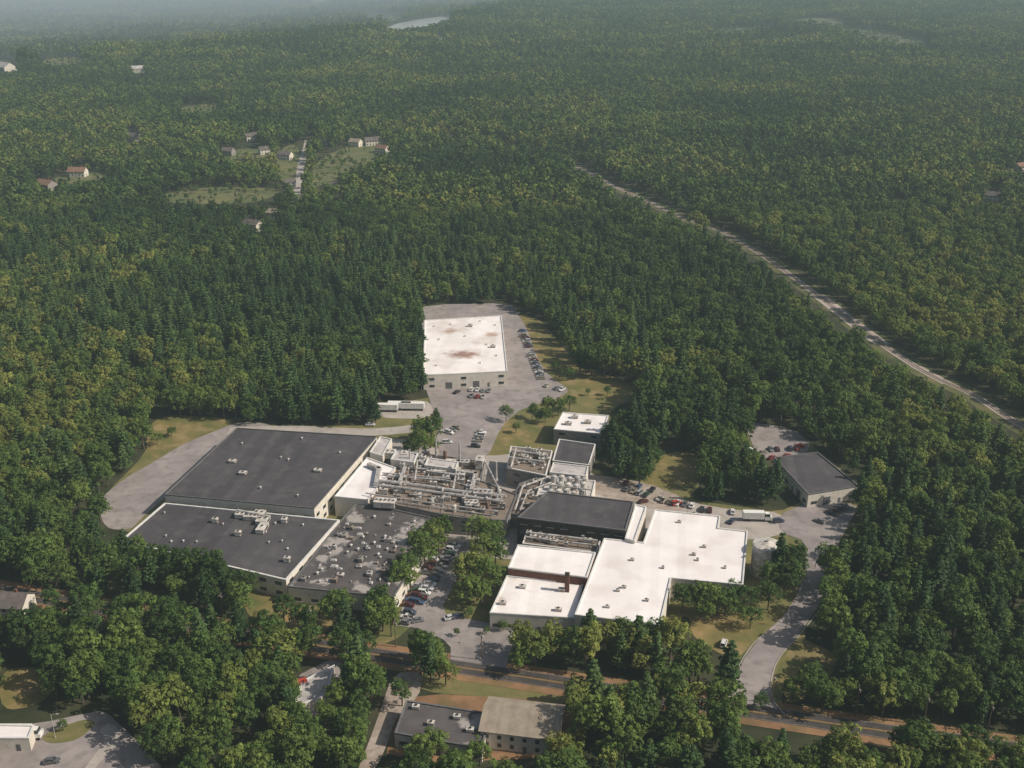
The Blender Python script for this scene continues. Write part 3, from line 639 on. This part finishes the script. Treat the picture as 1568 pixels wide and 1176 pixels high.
def pine(name,layers,br,n,size,H=19,R=4.3):
    cent=[];rad=[];tone=[];tr=[((0,0,0),(0,0,H*.95),.3,.15)]
    for l in range(layers):
        k=l/(layers-1); z=H*.24+k*H*.70; r=R*(1-k**1.4)**.85*rng.uniform(.75,1.15)+.4; nb=max(3,int(br*(1-.5*k)))
        ph0=rng.uniform(0,6.28)
        for j in range(nb):
            ph=ph0+j*6.283/nb+rng.uniform(-.3,.3); rj=r*rng.uniform(.65,1.15); tn=rng.uniform(.72,1.28)
            for f in ((.4,.85) if rj>1.5 else (.6,)):
                cent.append((rj*f*math.cos(ph),rj*f*math.sin(ph),z+f*rj*.12)); rad.append(max(.55,rj*.30)); tone.append(tn)
            if l%2==0: tr.append(((0,0,z-.3),(rj*.8*math.cos(ph),rj*.8*math.sin(ph),z),.06,.04))
    V,T=quadcloud(cent,rad,n,size,jit=.7,flat=.55,tone=tone,up=.5)
    return treeobj(name,V,T,'needle',tr)
def coll(name,meshes):
    c=bpy.data.collections.new(name)
    for m_ in meshes: c.objects.link(bpy.data.objects.new(m_.name,m_))
    return c
nearB=[broadleaf('broadleaf_tree_%s'%c,int(rng.integers(32,48)),42,.45,H=rng.uniform(14,18),R=rng.uniform(4.2,5.6)) for c in 'abcdef']
nearP=[pine('pine_tree_%s'%c,10,8,19,.50,H=rng.uniform(17,21),R=rng.uniform(3.1,3.9)) for c in 'abcd']
farB=[broadleaf('broadleaf_tree_far_%s'%c,16,14,1.2,H=rng.uniform(14,18),R=rng.uniform(4.4,5.6)) for c in 'abcd']
farP=[pine('pine_tree_far_%s'%c,6,5,7,1.1,H=rng.uniform(17,20),R=rng.uniform(3.3,4.1)) for c in 'ab']
CN=coll('forest_trees_near',nearB+nearP); CF=coll('forest_trees_far',farB+farP)
def pip(X,Y,p):
    r=np.zeros(len(X),bool); n_=len(p)
    x0,x1=min(a[0] for a in p),max(a[0] for a in p); y0,y1=min(a[1] for a in p),max(a[1] for a in p)
    s=np.where((X>=x0)&(X<=x1)&(Y>=y0)&(Y<=y1))[0]
    if len(s)==0:return r
    xs,ys=X[s],Y[s]; rr=np.zeros(len(s),bool)
    for i in range(n_):
        a=p[i];c=p[i-1]
        if a[1]==c[1]:continue
        rr^=((a[1]>ys)!=(c[1]>ys))&(xs<(c[0]-a[0])*(ys-a[1])/(c[1]-a[1])+a[0])
    r[s]=rr; return r
CLEAR=[SITE,POND,
 [(-60,902),(0,900),(78,913),(78,922),(0,912),(-60,905)],[(505,994),(600,1008),(600,1022),(505,1008)],[(690,1014),(900,1046),(900,1064),(690,1034)],[(1118,1084),(1388,1110),(1388,1124),(1118,1104)],
 [(-60,1085),(90,1082),(150,1083),(190,1100),(262,1200),(-60,1300)],[(445,1092),(448,1060),(462,1036),(514,1012),(520,1030),(502,1085)],
 [(600,1038),(655,1038),(645,1066),(760,1058),(872,1070),(872,1132),(850,1148),(735,1150),(600,1150),(560,1200),(545,1180),(590,1090)],
 [(0,1030),(60,1025),(80,1050),(50,1072),(0,1078)],
 [(670,199),(720,212),(718,217),(670,204)],
 [(456,222),(472,220),(465,295),(450,294)]]+MEAD[3:4]+HCL
BASE=[]
def strip(wp,wd):
    A=offs(wp,wd/2);B=offs(wp,-wd/2); return A+B[::-1]
BASE+=[strip(ST,11),strip(RR,15)]
for RL in (strip(W(RW[1:12]),3.8),strip(RS,7),strip(RS2,5)):
    for z in (2,4,6,8,10,12,14): BASE.append([(x*(CH-z)/CH,y*(CH-z)/CH) for x,y in RL])
BRUSH=[MEAD[i] for i in (0,1,2,4,5,6,7,8,9,10,11)]
def cleared(X,Y,hs):
    r=np.zeros(len(X),bool)
    for q in CLEAR:
        for z in hs: r|=pip(X,Y,[P(x,y,z) for x,y in q])
    for q in BASE: r|=pip(X,Y,q)
    return r
def scatter(y0,y1,sp_,margin):
    ys=np.arange(y0,y1,sp_); xs=np.arange(-(y1*.5+margin),(y1*.5+margin),sp_)
    X,Y=np.meshgrid(xs,ys); X=X.ravel()+rng.uniform(-.5,.5,X.size)*sp_; Y=Y.ravel()+rng.uniform(-.5,.5,Y.size)*sp_
    k=(np.abs(X)<Y*.5+margin)&(rng.random(X.size)>.06); return X[k],Y[k]
def lowf(X,Y,s,ph=0): return (np.sin(X*s+ph)+np.sin(Y*s*1.3+2*ph)+np.sin((X+Y)*s*.7+3*ph)+np.sin((X-Y)*s*1.7+ph*5))/4
def forest(name,X,Y,C,nb,npn,hs,s0):
    k=~cleared(X,Y,hs); X,Y=X[k],Y[k]
    br=np.zeros(len(X),bool)
    for q in BRUSH:
        for z in (0,6,11): br|=pip(X,Y,[P(x,y,z) for x,y in q])
    k=~(br&(rng.random(len(X))<.5)); X,Y,br=X[k],Y[k],br[k]; n_=len(X)
    pf=np.clip(.24+.55*lowf(X,Y,.013,1.3)+.5*np.exp(-((X+150)**2/230**2+(Y-620)**2/230**2)),.04,.85)
    pf=np.where(Y<330,pf*.5,pf)
    isP=rng.random(n_)<pf
    idx=np.where(isP,nb+rng.integers(0,npn,n_),rng.integers(0,nb,n_)).astype(np.int32)
    sc=s0*rng.uniform(.62,1.18,n_)*(1+.16*lowf(X,Y,.02,.4)+.10*lowf(X,Y,.006,2.4)); sc=np.where(rng.random(n_)<.07,sc*1.18,sc); sc=np.where(br,s0*rng.uniform(.18,.5,n_),sc)
    me=bpy.data.meshes.new(name); me.vertices.add(n_)
    me.vertices.foreach_set('co',np.stack([X,Y,np.zeros(n_)],1).ravel())
    a=me.attributes.new('idx','INT','POINT'); a.data.foreach_set('value',idx)
    sv=np.stack([sc*rng.uniform(.85,1.15,n_),sc*rng.uniform(.85,1.15,n_),sc],1).astype(np.float32)
    a=me.attributes.new('scl','FLOAT_VECTOR','POINT'); a.data.foreach_set('vector',sv.ravel())
    rv=np.stack([rng.uniform(-.06,.06,n_),rng.uniform(-.06,.06,n_),rng.uniform(0,6.28,n_)],1).astype(np.float32)
    a=me.attributes.new('rot','FLOAT_VECTOR','POINT'); a.data.foreach_set('vector',rv.ravel())
    o=bpy.data.objects.new(name,me); S.collection.objects.link(o)
    g=bpy.data.node_groups.new(name,'GeometryNodeTree')
    g.interface.new_socket('Geometry',in_out='INPUT',socket_type='NodeSocketGeometry'); g.interface.new_socket('Geometry',in_out='OUTPUT',socket_type='NodeSocketGeometry')
    N=g.nodes; gi=N.new('NodeGroupInput'); go=N.new('NodeGroupOutput'); ip=N.new('GeometryNodeInstanceOnPoints'); ci=N.new('GeometryNodeCollectionInfo')
    ci.inputs['Collection'].default_value=C; ci.inputs['Separate Children'].default_value=True; ci.inputs['Reset Children'].default_value=True
    def na(nm,dt):
        x=N.new('GeometryNodeInputNamedAttribute'); x.data_type=dt; x.inputs['Name'].default_value=nm; return x.outputs['Attribute']
    g.links.new(gi.outputs[0],ip.inputs['Points']); g.links.new(ci.outputs[0],ip.inputs['Instance']); ip.inputs['Pick Instance'].default_value=True
    g.links.new(na('idx','INT'),ip.inputs['Instance Index']); g.links.new(na('scl','FLOAT_VECTOR'),ip.inputs['Scale']); g.links.new(na('rot','FLOAT_VECTOR'),ip.inputs['Rotation'])
    g.links.new(ip.outputs[0],go.inputs[0])
    md=o.modifiers.new('instances','NODES'); md.node_group=g
    print(name,n_)
X,Y=scatter(150,860,6.0,110); forest('forest',X,Y,CN,6,4,(0,6,12),.84)
X,Y=scatter(860,2000,7.5,200); forest('distant_forest',X,Y,CF,4,2,(0,7,13),.91)
X,Y=scatter(2000,5600,11.0,300); forest('distant_forest',X,Y,CF,4,2,(0,8,15),1.28)
# individual site trees: crown centre in image pixels, height, kind
TL=[(640,672,11,0),(660,655,13,0),(628,686,10,0),(650,682,12,0),(668,640,11,1),(645,655,12,0),(775,632,8,0),(815,628,8,0),(835,634,8,0),(855,622,9,0),(872,616,8,0),(838,618,8,0),(825,640,5,0),
(735,812,12,0),(752,820,12,0),(742,842,13,0),(725,870,13,0),(745,880,13,0),(718,900,12,0),(738,905,11,0),(758,845,11,0),(712,870,11,0),
(640,828,12,0),(660,815,12,0),(680,808,11,0),(625,862,12,0),(608,882,12,0),(650,845,11,0),(628,885,10,0),(672,830,9,0),
(1195,850,19,1),(1210,868,15,0),(1178,885,12,0),(1205,885,13,0),(1220,850,12,0),
(1045,915,11,0),(1068,912,12,0),(1092,915,12,0),(1112,922,10,0),(1138,918,11,0),(1078,930,9,0),(1150,945,8,0),(1178,912,10,0),
(800,978,13,0),(820,990,13,0),(850,985,12,0),(880,990,13,0),(640,990,12,0),(660,1000,12,0),(672,1015,11,0),(795,1010,9,0),(718,938,4,0),(745,965,3,0),(770,958,4,0),(700,968,3,0),
(598,950,11,0),(560,985,9,0),(575,925,12,0),(585,940,12,0),(1000,700,11,0),(980,722,12,0),(1215,1050,8,0),(1245,1040,11,0),(1262,1062,13,0),(240,672,6,0),(262,660,5,0),(850,560,6,0),(870,572,7,0),(930,598,5,0),(900,600,4,0),(790,655,5,0),
(95,1110,4,0),(880,1060,11,0),(660,1140,10,0),(640,1150,11,0),(735,1150,9,0),(860,1150,12,0),(1120,905,9,0),(615,1060,9,0),(1165,1075,6,0),(1010,975,12,0),(960,968,11,0),(930,972,11,0),(440,1062,9,0),(448,1100,10,0),(515,1060,10,0),(500,1092,9,0)]
for x,y,h_,k in TL:
    q=P(x,y,h_*.55); me=random.choice(nearP if k else nearB)
    H0=max(v.co.z for v in me.vertices)
    o=bpy.data.objects.new('pine_tree' if k else ('oak_tree' if h_>=6 else 'shrub'),me); S.collection.objects.link(o)
    s_=h_/H0; o.location=(q[0],q[1],.1); o.scale=(s_*random.uniform(1,1.25),s_*random.uniform(1,1.25),s_); o.rotation_euler=(0,0,random.uniform(0,6.28))
# ------------------------------------------------ atmosphere haze (absorbing volumes, added glow stands in for scattered daylight)
def hazemat(name,sig,col):
    m=bpy.data.materials.new(name); m.use_nodes=True; t=m.node_tree; t.nodes.clear()
    o=t.nodes.new('ShaderNodeOutputMaterial'); a=t.nodes.new('ShaderNodeVolumeAbsorption'); em=t.nodes.new('ShaderNodeEmission'); ad=t.nodes.new('ShaderNodeAddShader')
    a.inputs['Color'].default_value=(0,0,0,1); a.inputs['Density'].default_value=sig
    em.inputs[0].default_value=(*col,1); em.inputs[1].default_value=sig  # haze emits its own colour in place of in-scattered sunlight
    t.links.new(a.outputs[0],ad.inputs[0]); t.links.new(em.outputs[0],ad.inputs[1]); t.links.new(ad.outputs[0],o.inputs['Volume']); return m
M['haze']=hazemat('air_haze',1.65e-4,(.27,.345,.345)); M['haze2']=hazemat('haze_bank',6.5e-4,(.42,.47,.53))
b=MB(); b.box((0,14000,-8),(39000,38000,500),0,'haze'); b.obj('sky_haze')
import bmesh
bm=bmesh.new(); bmesh.ops.create_icosphere(bm,subdivisions=4,radius=1); me=bpy.data.meshes.new('haze_bank'); bm.to_mesh(me); bm.free(); me.materials.append(M['haze2'])
o=bpy.data.objects.new('haze_bank',me); S.collection.objects.link(o); o.location=(-2350,4400,0); o.scale=(2400,3000,420)
